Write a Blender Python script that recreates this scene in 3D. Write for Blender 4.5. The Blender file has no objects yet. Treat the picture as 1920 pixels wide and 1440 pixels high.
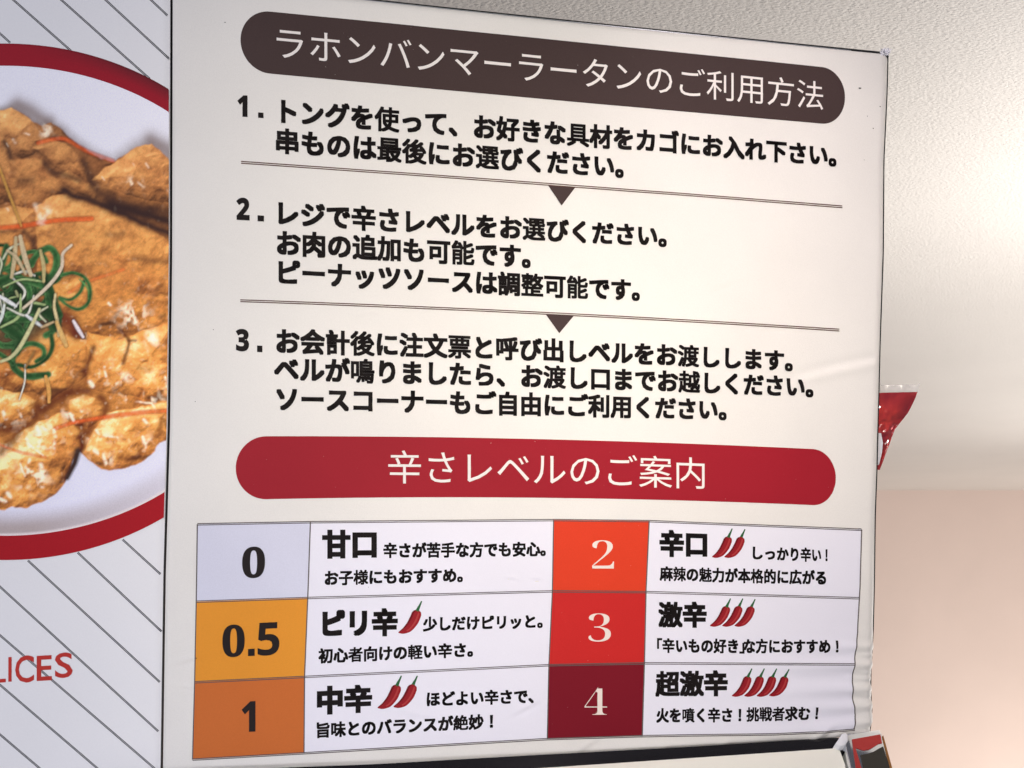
import bpy, bmesh, math, mathutils
import numpy as np

# ---------------------------------------------------------------- camera, light, exposure
scene = bpy.context.scene
cam_d = bpy.data.cameras.new('camera'); cam = bpy.data.objects.new('camera', cam_d); scene.collection.objects.link(cam)
cam.location = (0.0, 0.0, 1.50); cam.rotation_euler = (math.radians(90), 0, 0)
cam_d.sensor_width = 36.0; cam_d.lens = 37.5; cam_d.shift_y = 340.0 / 1920.0; cam_d.clip_start = 0.01; cam_d.clip_end = 200.0
cam_d.dof.use_dof = True; cam_d.dof.focus_distance = 1.2; cam_d.dof.aperture_fstop = 16.0
scene.camera = cam

world = bpy.data.worlds.new('World'); scene.world = world; world.use_nodes = True
bg = world.node_tree.nodes['Background']; bg.inputs['Color'].default_value = (0.88, 0.87, 1.0, 1); bg.inputs['Strength'].default_value = 0.12

def lamp(name, loc, aim, power, size, col, spread=180, shape='DISK'):
    d = bpy.data.lights.new(name, 'AREA'); d.energy = power; d.shape = shape; d.size = size; d.color = col; d.spread = math.radians(spread)
    o = bpy.data.objects.new(name, d); scene.collection.objects.link(o); o.location = loc
    v = mathutils.Vector(aim) - mathutils.Vector(loc); o.rotation_euler = v.to_track_quat('-Z', 'Y').to_euler()
    return o
lamp('room_fill', (-0.5, -0.9, 2.15), (-0.2, 1.2, 1.4), 20.5, 1.2, (0.87, 0.89, 1.0))  # unseen soft fill, added in place of ambient light
lamp('warm_lamp', (0.24, -0.15, 1.95), (0.13, 1.2, 1.74), 1.30, 0.25, (1.0, 0.88, 0.69), 56)
lamp('grazing_fill', (0.40, 0.84, 2.36), (0.38, 1.32, 1.45), 0.62, 0.16, (1.0, 0.86, 0.88), 90)  # unseen light added above the board to rake across its folds
lamp('low_fill', (-0.15, 0.25, 0.95), (-0.2, 1.2, 1.42), 3.1, 0.40, (0.92, 0.92, 1.0))  # unseen fill added to brighten the foot of the board
lamp('ceiling_fill', (1.80, 2.15, 1.30), (1.5, 2.2, 2.4), 17.0, 0.35, (1.0, 0.95, 0.90))  # unseen light added to brighten the near ceiling
# a long unseen strip light, added off to the right to even the ceiling
d = bpy.data.lights.new('ceiling_strip_fill', 'AREA'); d.shape = 'RECTANGLE'; d.size = 6.4; d.size_y = 0.3; d.energy = 66.0; d.color = (1.0, 0.94, 0.88)
o = bpy.data.objects.new('ceiling_strip_fill', d); scene.collection.objects.link(o); o.location = (2.95, 4.5, 0.90)
ax = mathutils.Vector((0.54, 1.0, 0.0)).normalized(); az = -mathutils.Vector((-0.45, 0.24, 1.0)).normalized(); az = (az - ax * az.dot(ax)).normalized(); ay = az.cross(ax)
o.rotation_euler = mathutils.Matrix((ax, ay, az)).transposed().to_euler()
lamp('far_wall_fill', (7.8, 7.5, -3.6), (5.4, 12.9, -2.2), 450.0, 1.5, (1.0, 0.91, 0.82))  # unseen light added low down to brighten the far wall
scene.view_settings.view_transform = 'Standard'; scene.view_settings.look = 'None'; scene.view_settings.exposure = 0.0; scene.view_settings.gamma = 1.0
scene.view_settings.use_curve_mapping = False
try: scene.cycles.use_denoising = True
except Exception: pass

# base colours
CEIL_H = 0.90
CEIL_COL = (0.80, 0.77, 0.73); WALL_COL = (0.86, 0.72, 0.66)
FILM = (0.82, 0.79, 0.745); PAPER = (0.88, 0.865, 0.87); CELLW = (0.84, 0.82, 0.90)
BROWN = (0.065, 0.042, 0.040); RED = (0.345, 0.016, 0.028)
CELL0 = (0.70, 0.70, 0.82); AMBER = (0.80, 0.31, 0.035); ORANGE = (0.60, 0.155, 0.035); VERM = (0.72, 0.055, 0.022); RED3 = (0.58, 0.026, 0.024); MAROON = (0.20, 0.010, 0.020)
DISH_GAIN = 1.22
# ---------------------------------------------------------------- printed photograph of the dish (flat print on the poster)
def srgb(r, g, b):
    c = np.array([r, g, b], float) / 255.0
    return np.where(c <= 0.04045, c / 12.92, ((c + 0.055) / 1.055) ** 2.4)

def value_noise(x, y, seed):
    rs = np.random.RandomState(seed)
    tab = rs.rand(256, 256)
    xi = np.floor(x).astype(int); yi = np.floor(y).astype(int)
    fx = x - xi; fy = y - yi
    fx = fx * fx * (3 - 2 * fx); fy = fy * fy * (3 - 2 * fy)
    a = tab[yi % 256, xi % 256]; b = tab[yi % 256, (xi + 1) % 256]
    c = tab[(yi + 1) % 256, xi % 256]; d = tab[(yi + 1) % 256, (xi + 1) % 256]
    return (a + (b - a) * fx) * (1 - fy) + (c + (d - c) * fx) * fy

def fbm(x, y, scale, seed, octaves=4, gain=0.55):
    v = 0; amp = 1.0; tot = 0
    for k in range(octaves):
        v = v + amp * value_noise(x / scale + 17.3 * k, y / scale + 9.1 * k, seed + k)
        tot += amp; amp *= gain; scale *= 0.5
    return v / tot

def seg_dist(X, Y, pts, r0=None, r1=None):
    """distance to a polyline and the position (0..1) along it of the nearest point"""
    pts = np.array(pts, float)
    seg = np.hypot(*(pts[1:] - pts[:-1]).T); cum = np.concatenate([[0], np.cumsum(seg)]); L = cum[-1]
    best = np.full(X.shape, 1e9); tt = np.zeros(X.shape)
    for i in range(len(pts) - 1):
        a, b = pts[i], pts[i + 1]; d = b - a
        t = np.clip(((X - a[0]) * d[0] + (Y - a[1]) * d[1]) / max(d @ d, 1e-9), 0, 1)
        dist = np.hypot(X - a[0] - t * d[0], Y - a[1] - t * d[1])
        m = dist < best
        best = np.where(m, dist, best); tt = np.where(m, (cum[i] + t * seg[i]) / L, tt)
    return best, tt

def smooth_line(pts, n=6):
    p = np.array(pts, float)
    p = np.vstack([2 * p[0] - p[1], p, 2 * p[-1] - p[-2]])
    out = []
    for i in range(1, len(p) - 2):
        for k in range(n):
            t = k / n
            out.append(0.5 * (2 * p[i] + (p[i + 1] - p[i - 1]) * t + (2 * p[i - 1] - 5 * p[i] + 4 * p[i + 1] - p[i + 2]) * t * t
                              + (3 * p[i] - p[i - 1] - 3 * p[i + 1] + p[i + 2]) * t ** 3))
    out.append(p[-2])
    return np.array(out)

def inside_dist(X, Y, poly):
    """signed distance, positive inside"""
    p = np.array(poly, float)
    d, _ = seg_dist(X, Y, np.vstack([p, p[:1]]))
    ins = np.zeros(X.shape, bool)
    for i in range(len(p)):
        x0, y0 = p[i]; x1, y1 = p[(i + 1) % len(p)]
        if y0 == y1: continue
        c = ((y0 > Y) != (y1 > Y)) & (X < (x1 - x0) * (Y - y0) / (y1 - y0) + x0)
        ins ^= c
    return np.where(ins, d, -d)

FOOD_TOP = [(-400, 250), (-60, 222), (0, 209), (22, 203), (42, 212), (60, 228), (80, 236), (96, 230), (118, 246), (142, 268), (166, 284),
            (190, 297), (214, 303), (240, 286), (256, 274), (284, 269), (300, 281), (325, 306)]
FOOD_BOTTOM = [(325, 820), (300, 831), (282, 853), (265, 868), (236, 879), (205, 883), (184, 875), (166, 862), (148, 846), (138, 862), (122, 905),
               (108, 926), (84, 940), (50, 953), (24, 951), (10, 957), (-20, 950), (-70, 965), (-400, 950)]
# one entry a piece of crisp batter: outline, tone (1 = mid golden), the way it domes
PIECES = [
    ([(-400, 300), (-40, 212), (22, 200), (60, 226), (80, 262), (62, 290), (40, 300), (60, 330), (20, 380), (-400, 420)], 1.10, 60),
    ([(78, 238), (96, 228), (130, 256), (166, 286), (214, 303), (200, 320), (170, 345), (150, 320), (120, 272), (92, 262)], 0.52, 22),
    ([(60, 276), (90, 262), (122, 270), (150, 292), (164, 318), (158, 338), (130, 330), (100, 312), (84, 298)], 0.82, 26),
    ([(110, 330), (128, 320), (146, 330), (160, 342), (185, 350), (184, 376), (150, 366), (120, 352)], 0.88, 18),
    ([(18, 305), (60, 296), (84, 302), (98, 322), (112, 340), (120, 362), (90, 380), (60, 400), (20, 395)], 0.86, 26),
    ([(172, 338), (196, 318), (220, 302), (242, 284), (258, 272), (286, 266), (304, 280), (326, 306), (326, 384), (280, 376), (232, 362), (196, 352)], 1.15, 40),
    ([(60, 392), (98, 366), (124, 366), (160, 378), (200, 390), (244, 408), (276, 424), (306, 444), (326, 470), (326, 620), (290, 650), (230, 660), (150, 640), (90, 600), (60, 500)], 0.96, 90),
    ([(-400, 420), (20, 385), (66, 392), (70, 470), (60, 620), (-400, 700)], 0.9, 60),
    ([(-400, 640), (60, 600), (130, 630), (170, 640), (172, 700), (138, 720), (96, 752), (60, 735), (-400, 760)], 0.98, 50),
    ([(166, 622), (220, 640), (326, 600), (326, 748), (286, 756), (250, 742), (206, 738), (166, 730), (160, 690)], 1.10, 55),
    ([(-400, 730), (-10, 732), (40, 735), (66, 750), (72, 775), (60, 795), (20, 800), (-400, 806)], 1.14, 30),
    ([(132, 752), (156, 738), (182, 748), (192, 768), (188, 790), (166, 804), (140, 800), (128, 780)], 1.05, 26),
    ([(178, 806), (200, 776), (260, 762), (326, 752), (326, 822), (298, 832), (282, 854), (262, 870), (226, 882), (196, 882), (166, 862), (156, 846), (168, 826)], 1.12, 46),
    ([(46, 806), (76, 788), (112, 776), (140, 798), (150, 815), (146, 838), (134, 856), (120, 880), (122, 906), (108, 926), (70, 945), (30, 952), (-400, 960), (-400, 850), (10, 830)], 1.12, 60),
]
CREVICES = [  # dark gaps between the pieces: polyline, half-width, strength
    ([(176, 352), (210, 374), (250, 388), (326, 398)], 12, 0.72), ([(118, 358), (140, 370), (176, 376), (206, 390), (250, 410), (300, 430), (326, 440)], 9, 0.95),
    ([(206, 384), (262, 398), (326, 416)], 12, 0.98),
    ([(82, 304), (100, 322), (122, 330), (150, 338)], 7, 0.72), ([(156, 300), (168, 330), (176, 342)], 8, 0.7),
    ([(8, 268), (14, 280), (20, 296)], 6, 0.8), ([(36, 338), (60, 340)], 7, 0.5), ([(120, 250), (150, 276), (190, 300)], 5, 0.55),
    ([(44, 434), (58, 448), (66, 470)], 7, 0.7), ([(0, 436), (30, 432)], 4, 0.5),
    ([(176, 652), (168, 672), (160, 700)], 6, 0.85), ([(222, 616), (240, 640), (238, 660), (230, 682)], 4, 0.8),
    ([(240, 640), (254, 640)], 3, 0.7), ([(300, 596), (308, 592)], 5, 0.6),
    ([(66, 760), (84, 768), (102, 752), (140, 734), (164, 732)], 11, 0.85), ([(70, 778), (60, 796), (44, 800)], 7, 0.72),
    ([(0, 804), (22, 806), (34, 812), (10, 836), (0, 850)], 10, 0.78), ([(190, 744), (200, 760), (196, 778)], 8, 0.72),
    ([(150, 820), (154, 836), (146, 850), (134, 880), (124, 900)], 7, 1.0), ([(150, 800), (164, 812), (172, 800)], 9, 0.72),
    ([(298, 806), (304, 786), (318, 804)], 7, 0.55), ([(262, 842), (256, 856), (220, 858)], 6, 0.4), ([(258, 690), (280, 694)], 7, 0.35),
    ([(140, 600), (148, 612), (142, 628)], 8, 0.6), ([(12, 720), (26, 722)], 7, 0.6), ([(250, 482), (300, 490), (322, 484)], 6, 0.4),
    ([(200, 440), (230, 440)], 6, 0.35), ([(112, 520), (150, 512)], 7, 0.4),
]
CHILI_THREADS = [([(-20, 428), (40, 424), (100, 414), (172, 410)], 4.2, 1.0), ([(72, 268), (100, 262), (124, 262), (160, 282), (212, 302)], 3.5, 0.75),
                 ([(104, 804), (140, 792), (186, 784), (260, 774), (316, 770)], 3.4, 0.9), ([(0, 834), (40, 848), (86, 858)], 2.2, 0.6),
                 ([(130, 548), (166, 528), (232, 506)], 3.2, 0.55)]
SCALLIONS = [  # green rings: polyline, half-width, tone
    ([(58, 496), (74, 474), (94, 466), (106, 482), (102, 508), (88, 528)], 7, 1.0),
    ([(116, 516), (138, 512), (160, 522), (170, 546), (164, 570), (146, 580), (126, 572), (112, 560)], 3.6, 1.0),
    ([(112, 558), (132, 562), (150, 548), (158, 528)], 3.2, 0.8), ([(150, 524), (164, 540), (166, 560)], 1.6, 1.9),
    ([(6, 536), (24, 524), (46, 530), (56, 550), (52, 572), (36, 586), (16, 590)], 7, 1.05),
    ([(30, 524), (60, 528), (84, 540), (92, 566), (80, 590), (50, 598), (20, 600)], 8, 0.85),
    ([(-6, 520), (6, 490), (12, 462)], 7, 0.75), ([(0, 530), (20, 520)], 9, 0.7),
    ([(22, 560), (44, 572), (70, 578), (100, 592), (104, 612)], 13, 0.35), ([(0, 604), (20, 620), (40, 636), (30, 660)], 12, 0.5),
    ([(24, 678), (34, 656), (58, 644), (80, 652), (82, 668), (68, 678)], 5, 0.9), ([(96, 628), (98, 652), (86, 674), (60, 688), (34, 684)], 4.6, 0.55),
    ([(22, 676), (30, 694), (52, 706), (90, 702)], 7.5, 0.75), ([(0, 664), (18, 676), (24, 682)], 6, 0.8), ([(84, 520), (100, 560), (110, 590)], 9, 0.4),
    ([(40, 560), (34, 540)], 12, 0.22),
]
WHITE_STRANDS = [([(134, 460), (118, 476), (116, 500), (100, 526), (70, 556), (44, 578)], 3.2, (226, 206, 176)), ([(30, 446), (28, 480), (22, 520)], 4.0, (206, 184, 138)),
                 ([(38, 444), (46, 480), (58, 516)], 4.8, (214, 192, 150)), ([(14, 470), (32, 484), (48, 514)], 3.0, (204, 182, 140)),
                 ([(76, 470), (82, 500), (82, 528)], 3.6, (198, 180, 122)), ([(0, 556), (30, 574)], 3.6, (236, 234, 228)), ([(8, 572), (4, 592), (-4, 610)], 3.0, (222, 226, 214)),
                 ([(50, 592), (78, 612)], 3.2, (232, 232, 226)), ([(74, 580), (60, 610), (38, 650), (20, 670), (2, 678)], 3.6, (212, 206, 150)),
                 ([(104, 552), (102, 576), (108, 604), (110, 630)], 2.8, (226, 204, 150)), ([(106, 604), (124, 648)], 4.2, (222, 178, 108)), ([(100, 604), (78, 614)], 2.4, (206, 176, 130)),
                 ([(138, 602), (146, 616), (156, 632)], 3.4, (240, 226, 226)), ([(86, 706), (92, 732), (92, 754)], 3.6, (232, 168, 88)), ([(-6, 300), (12, 350), (28, 392), (40, 424)], 2.4, (204, 150, 72)),
                 ([(64, 660), (48, 690)], 2.0, (150, 110, 60)), ([(34, 556), (30, 546)], 2.4, (170, 172, 120))]
GLINTS = [  # oil highlights: polyline, half-width
    ([(48, 820), (56, 836)], 5), ([(70, 800), (76, 818), (72, 836)], 4), ([(100, 806), (104, 822), (98, 850)], 4.5), ([(84, 806), (78, 800)], 3), ([(58, 836), (84, 856)], 2),
    ([(34, 862), (46, 892)], 2.2), ([(56, 862), (52, 886)], 3.5), ([(76, 874), (80, 894), (80, 910)], 5), ([(14, 924), (18, 930)], 4.5), ([(0, 936), (10, 940)], 4),
    ([(196, 688), (198, 706)], 2.6), ([(202, 714), (204, 718)], 4.5), ([(168, 716), (174, 724)], 4.5), ([(232, 704), (244, 712)], 8), ([(8, 772), (12, 784)], 4), ([(38, 776), (40, 782)], 2.5),
    ([(132, 776), (138, 788)], 3.4), ([(148, 762), (152, 770)], 3), ([(252, 752), (284, 756), (290, 764)], 2), ([(234, 742), (236, 748)], 3), ([(268, 786), (278, 796)], 3.2), ([(182, 808), (190, 822)], 2.8),
    ([(200, 818), (220, 820)], 2.4), ([(192, 852), (198, 868)], 4), ([(268, 820), (274, 838)], 4), ([(310, 708), (314, 724)], 3), ([(178, 846), (186, 850)], 5), ([(246, 576), (254, 604)], 2.2), ([(204, 568), (208, 572)], 3),
    ([(232, 612), (236, 616)], 2.6), ([(280, 630), (290, 640)], 9), ([(272, 656), (276, 660)], 3), ([(192, 332), (202, 346)], 1.6), ([(274, 308), (278, 314)], 2.5), ([(258, 342), (270, 350)], 2.4), ([(308, 354), (316, 360)], 3),
    ([(12, 270), (18, 284)], 1.6), ([(10, 384), (14, 394)], 3), ([(24, 262), (28, 268)], 3), ([(246, 306), (250, 310)], 2.4), ([(82, 236), (88, 254)], 5), ([(92, 396), (76, 416)], 7), ([(66, 384), (74, 402)], 5), ([(36, 246), (54, 252)], 2),
]

def window(X, Y, pts, pad):
    """slices of an even raster around a polyline"""
    p = np.array(pts, float); step = X[0, 1] - X[0, 0]
    j0, j1 = ((p[:, 0].min() - pad - X[0, 0]) / step, (p[:, 0].max() + pad - X[0, 0]) / step)
    i0, i1 = ((p[:, 1].min() - pad - Y[0, 0]) / step, (p[:, 1].max() + pad - Y[0, 0]) / step)
    return slice(max(0, int(i0)), max(1, int(i1) + 2)), slice(max(0, int(j0)), max(1, int(j1) + 2))

def paint_dish(X, Y):
    """linear RGB of the printed dish at the points (X, Y) of the poster print"""
    def mix(img, col, m):
        return img * (1 - m[..., None]) + np.asarray(col) * m[..., None]
    # the plate, printed lavender white, greyer where its well turns up into the rim
    e = np.hypot((X - 10) / 515.0, (Y - 564) / 441.0)
    img = np.broadcast_to(srgb(232, 230, 238), X.shape + (3,)).copy()
    lower = np.clip((Y - 640) / 260, 0, 1)
    img = mix(img, srgb(226, 224, 240), lower * 0.8)
    g = np.clip((e - 0.872) / 0.10, 0, 1); g = g * g * (3 - 2 * g)
    img = mix(img, srgb(164, 146, 138), g * lower * 0.85 * np.clip(1.15 - X / 420, 0.3, 1))
    img = mix(img, srgb(228, 216, 214), np.clip((e - 0.985) / 0.01, 0, 1) * lower)
    # soft shade of the food on the plate, as printed
    food = FOOD_TOP + FOOD_BOTTOM
    wob = (fbm(X, Y, 16, 71, 3) - 0.5) * 9
    sd = inside_dist(X, Y, food) + wob * 0.6
    n0 = fbm(X, Y, 60, 5, 2)
    up = np.clip(1 - (Y - 200) / 330, 0, 1)
    img = mix(img, srgb(120, 100, 92), np.clip(1 + sd / (16 + 16 * n0), 0, 1) ** 1.7 * (0.75 * up + 0.06))
    d, t = seg_dist(X, Y, [(34, 196), (56, 206), (86, 228)]); img = mix(img, srgb(122, 98, 86), np.exp(-(d / 15) ** 2) * 0.7)
    d, t = seg_dist(X, Y, [(282, 262), (310, 276), (330, 296)]); img = mix(img, srgb(122, 100, 92), np.exp(-(d / 17) ** 2) * 0.7)
    # batter: every piece a dome with crumbly relief, lit from the upper left in the printed picture
    wx = (fbm(X, Y, 30, 11, 3) - 0.5) * 16; wy = (fbm(X, Y, 30, 23, 3) - 0.5) * 16
    step = abs(X[0, 1] - X[0, 0])
    fine = fbm(X + wx, Y + wy, 26, 31, 5, 0.62)
    ridge = 1 - np.abs(2 * fbm(X + 2 * wx, Y + 2 * wy, 34, 41, 4) - 1)
    relief = fbm(X + wx, Y + wy, 48, 33, 3, 0.5) * 26 + fine * 5.5 + ridge * 2.2 + fbm(X, Y, 5, 51, 2) * 1.0
    ty, tx = np.gradient(relief, step)
    gx = tx.copy(); gy = ty.copy(); tone = np.full(X.shape, 0.60); edge = np.zeros(X.shape)
    for poly, tn, dome in PIECES:
        s = inside_dist(X + wx * 0.6, Y + wy * 0.6, poly)
        ins = np.clip(s / 5 + 0.5, 0, 1); ins = ins * ins * (3 - 2 * ins)
        q = np.clip(s / dome, 0, 1); hy, hx = np.gradient(dome * 0.52 * (1 - (1 - q) ** 2.2), step)
        gx = gx * (1 - ins) + (hx + tx) * ins; gy = gy * (1 - ins) + (hy + ty) * ins
        tone = tone * (1 - ins) + tn * ins
        edge = edge * (1 - ins) + np.exp(-np.clip(s, 0, None) / 6) * ins
    shade = (0.56 + 0.34 * (gx * 0.35 + gy * 0.9)) / np.sqrt(1 + 0.22 * (gx ** 2 + gy ** 2))
    shade = np.clip(shade, 0.10, 0.95)
    lev = shade * tone * (0.80 + 0.46 * fbm(X, Y, 90, 61, 2)) * (0.80 + 0.30 * np.clip((Y - 350) / 420, 0, 1))
    lev = lev * (1 - 0.22 * edge) * (0.68 + 0.64 * fbm(X + wx, Y + wy, 12, 67, 4, 0.7))
    stops = np.array([0.0, 0.14, 0.30, 0.46, 0.62, 0.80, 1.0])
    cols = np.array([srgb(62, 34, 24), srgb(112, 62, 28), srgb(166, 96, 34), srgb(202, 126, 44), srgb(226, 154, 62), srgb(242, 186, 100), srgb(254, 226, 172)])
    batter = np.stack([np.interp(lev, stops, cols[:, k]) for k in range(3)], -1)
    rust = np.clip(fbm(X + wx, Y, 44, 81, 3) * 2.6 - 1.35, 0, 1)
    batter = mix(batter, batter * np.array([0.92, 0.62, 0.38]), rust * 0.6)
    warm = np.clip(fbm(X, Y + wy, 24, 91, 3) * 3 - 1.7, 0, 1)
    batter = mix(batter, srgb(232, 150, 46), warm * 0.5 * np.clip(lev * 1.6, 0, 1))
    batter = mix(batter, batter.mean(-1, keepdims=True) * np.array([1.12, 0.95, 0.80]), 0.20 * np.clip(1 - (Y - 260) / 320, 0, 1))
    batter = mix(batter, batter.mean(-1, keepdims=True) * np.array([1.62, 0.94, 0.44]), np.full(X.shape, 0.30))
    for pts, w, s in CREVICES:
        d, t = seg_dist(X + wx * 0.5, Y + wy * 0.5, smooth_line(pts))
        low = np.clip((Y - 520) / 160, 0, 1)[..., None]
        batter = mix(batter, srgb(52, 34, 32) * (1 - low) + srgb(92, 38, 20) * low, np.exp(-(d / w) ** 2) * s)
    img = mix(img, batter, np.clip(sd / 2.4 + 0.5, 0, 1))
    # the dark gap that runs down to the plate
    d, t = seg_dist(X, Y, [(146, 846), (140, 868), (126, 896)]); img = mix(img, srgb(60, 40, 34), np.clip(1.4 - d / (7 - 2 * t), 0, 1))
    for pts, w, s in CHILI_THREADS:
        d, t = seg_dist(X, Y + wy * 0.12, smooth_line(pts))
        img = mix(img, srgb(92, 36, 22), np.clip(1 - np.abs(d - w) / 3.0, 0, 1) * 0.45 * s)
        img = mix(img, srgb(206, 88, 40) * (0.7 + 0.6 * fbm(X, Y, 9, 93, 2))[..., None], np.clip(1.5 - d / w, 0, 1) * 0.85 * s)
    # dark glossy patch beside the scallion nest
    d, t = seg_dist(X, Y, [(116, 590), (132, 606), (144, 626)]); img = mix(img, srgb(98, 34, 24), np.exp(-(d / 13) ** 2) * 0.85)
    FX, FY, FI = X, Y, img
    for pts, w in GLINTS:
        W = window(FX, FY, pts, w * 2 + 14); X, Y, img = FX[W], FY[W], FI[W]
        if not X.size: continue
        d, t = seg_dist(X + wx[W] * 0.35, Y + wy[W] * 0.35, pts)
        k = np.clip(1.35 - d / w, 0, 1) ** 1.3 * np.clip(fbm(X, Y, 9, 97, 2) * 3.2 - 0.85, 0, 1)
        FI[W] = mix(img, srgb(255, 240, 214), k * np.where(Y > 560, 0.72, 0.38))
    X, Y, img = FX, FY, FI
    wet = np.zeros(X.shape)
    for x0, y0, rx_, ry_ in [(80, 825, 34, 30), (60, 890, 30, 28), (20, 775, 24, 18), (215, 705, 44, 18), (140, 775, 22, 14), (192, 862, 18, 12), (272, 832, 14, 16), (270, 745, 36, 12), (250, 590, 26, 30), (285, 635, 14, 14), (312, 712, 10, 16), (190, 820, 26, 10), (86, 244, 10, 14), (80, 405, 16, 16), (250, 345, 14, 10)]:
        wet = np.maximum(wet, np.exp(-((X - x0) / rx_) ** 2 - ((Y - y0) / ry_) ** 2))
    sheen = np.clip(fbm(X + wx, Y + wy * 0.4, 15, 151, 3) * 4.2 - 2.35, 0, 1) * wet
    img = mix(img, srgb(255, 238, 208), np.clip(sheen * 1.2, 0, 0.75))
    dots = np.clip(fbm(X, Y, 9, 141, 2) * 7 - 5.1, 0, 1) * np.clip(sd / 10, 0, 1) * np.clip((Y - 420) / 200, 0.15, 1)
    img = mix(img, srgb(255, 236, 200), dots * 0.22)
    food_m = np.clip(sd / 2.4 + 0.5, 0, 1)[..., None]
    img = img * (1 - food_m) + (img ** 1.06 * 1.30) * food_m
    # scallion nest
    d, t = seg_dist(X, Y, [(20, 560), (50, 580), (70, 600), (40, 620), (10, 640)]); img = mix(img, srgb(34, 42, 38), np.exp(-(d / 34) ** 4) * 0.88)
    d, t = seg_dist(X, Y, [(36, 556), (44, 566)]); img = mix(img, srgb(30, 36, 44), np.exp(-(d / 18) ** 4) * 0.8)
    rs = np.random.RandomState(12); curls = []
    for k in range(34):                                          # the tangle underneath
        a0 = rs.rand() * 6.28; cx, cy = 42 + rs.randn() * 34, 588 + rs.randn() * 46; r_ = 14 + rs.rand() * 18
        if cx > 100: cx = 90 - rs.rand() * 30
        a = a0 + np.linspace(0, 2.2 + rs.rand() * 2.4, 8)
        curls.append(([(cx + r_ * math.cos(q), cy + r_ * 0.85 * math.sin(q)) for q in a], 3.2 + rs.rand() * 4.5, 0.45 + rs.rand() * 0.6))
    FI = img
    for pts, w, s in curls + SCALLIONS:
        W = window(FX, FY, pts, w * 1.5 + 12); X, Y, img = FX[W], FY[W], FI[W]
        if not X.size: continue
        line = smooth_line(pts); d, t = seg_dist(X, Y, line)
        w = w * (0.62 + 0.5 * fbm(X + 60 * s, Y, 22, 161, 2))
        m = np.clip((w - d) / 1.3 + 0.5, 0, 1)
        across = np.clip(d / w, 0, 1)
        tex = 0.35 + 1.35 * fbm(X, Y, 11, 101, 3)
        col = (srgb(50, 98, 48) * (1 - across ** 2)[..., None] + srgb(98, 146, 84) * (across ** 2)[..., None]) * (s * tex)[..., None]
        lined = 0.5 + 0.5 * np.sin(d * 2.0 + 3 * fbm(X, Y, 20, 171, 2))
        col = col * (0.75 + 0.35 * lined)[..., None]
        img = mix(img, srgb(24, 26, 22), np.clip(1.4 - np.abs(d - w) / 2.2, 0, 1) * 0.35)
        FI[W] = img * (1 - m[..., None]) + col * m[..., None]
    more = []
    for k in range(16):                                          # fine pale shreds through the nest
        cx, cy = 30 + rs.randn() * 34, 580 + rs.randn() * 52; a = rs.rand() * 6.28; L = 16 + rs.rand() * 26; b_ = rs.randn() * 0.5
        if cx > 95: continue
        more.append(([(cx - L * math.cos(a - b_), cy - L * math.sin(a - b_)), (cx, cy), (cx + L * math.cos(a + b_), cy + L * math.sin(a + b_))], 1.2 + rs.rand() * 1.4, [(214, 214, 176), (176, 196, 130), (232, 228, 208)][k % 3]))
    for pts, w, c in more + WHITE_STRANDS:
        W = window(FX, FY, pts, w * 1.5 + 12); X, Y, img = FX[W], FY[W], FI[W]
        if not X.size: continue
        line = smooth_line(pts); d, t = seg_dist(X, Y, line)
        w2 = w * (0.65 + 0.35 * np.sin(np.pi * np.clip(t, 0.08, 0.92)))
        img = mix(img, srgb(40, 34, 26), np.clip(1.5 - np.abs(d - w2 - 1) / 1.8, 0, 1) * 0.35)
        FI[W] = img * (1 - np.clip((w2 - d) / 1.2 + 0.5, 0, 1)[..., None]) + (srgb(*c) * (0.78 + 0.4 * fbm(X, Y, 5, 111, 2))[..., None]) * np.clip((w2 - d) / 1.2 + 0.5, 0, 1)[..., None]
    X, Y, img = FX, FY, FI
    grain = value_noise(X / 2.1, Y / 2.1, 131) - 0.5
    img = img * (1 + 0.16 * grain * np.clip(sd / 4, 0, 1))[..., None]
    return np.clip(img, 0.004, 0.98)
# ---------------------------------------------------------------- places: image pixels, cast from the eye -> the plane of the boards
CAM_H = 1.50
FPX, CX, CY = 2000.0, 960.0, 1060.0                 # camera focal length, centre column and level eye line, in image pixels
def V(x, y, z): return np.array([x, y, z], float)
UDIR = V(4.345, 1.0, 0.0605); UDIR /= np.linalg.norm(UDIR)       # the boards run off to the right, away from the eye
VDIR = V(0.018, 0.0, 1.0); VDIR /= np.linalg.norm(VDIR)
NRM = np.cross(UDIR, VDIR); NRM /= np.linalg.norm(NRM)
if NRM[1] > 0: NRM = -NRM                                        # towards the room
EYE = V(0, 0, CAM_H)
C0 = EYE + 1.2 * V((980 - CX) / FPX, 1.0, (CY - 720) / FPX)      # a point of the boards' plane

def ray(px, py):
    px = np.asarray(px, float); py = np.asarray(py, float)
    return np.stack([(px - CX) / FPX, np.ones_like(px + py), (CY - py) / FPX + 0 * px], -1)

def on_plane(px, py, c=None, n=None):
    c = C0 if c is None else c; n = NRM if n is None else n
    d = ray(px, py)
    t = ((c - EYE) @ n) / (d @ n)
    return EYE + d * t[..., None]

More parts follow.
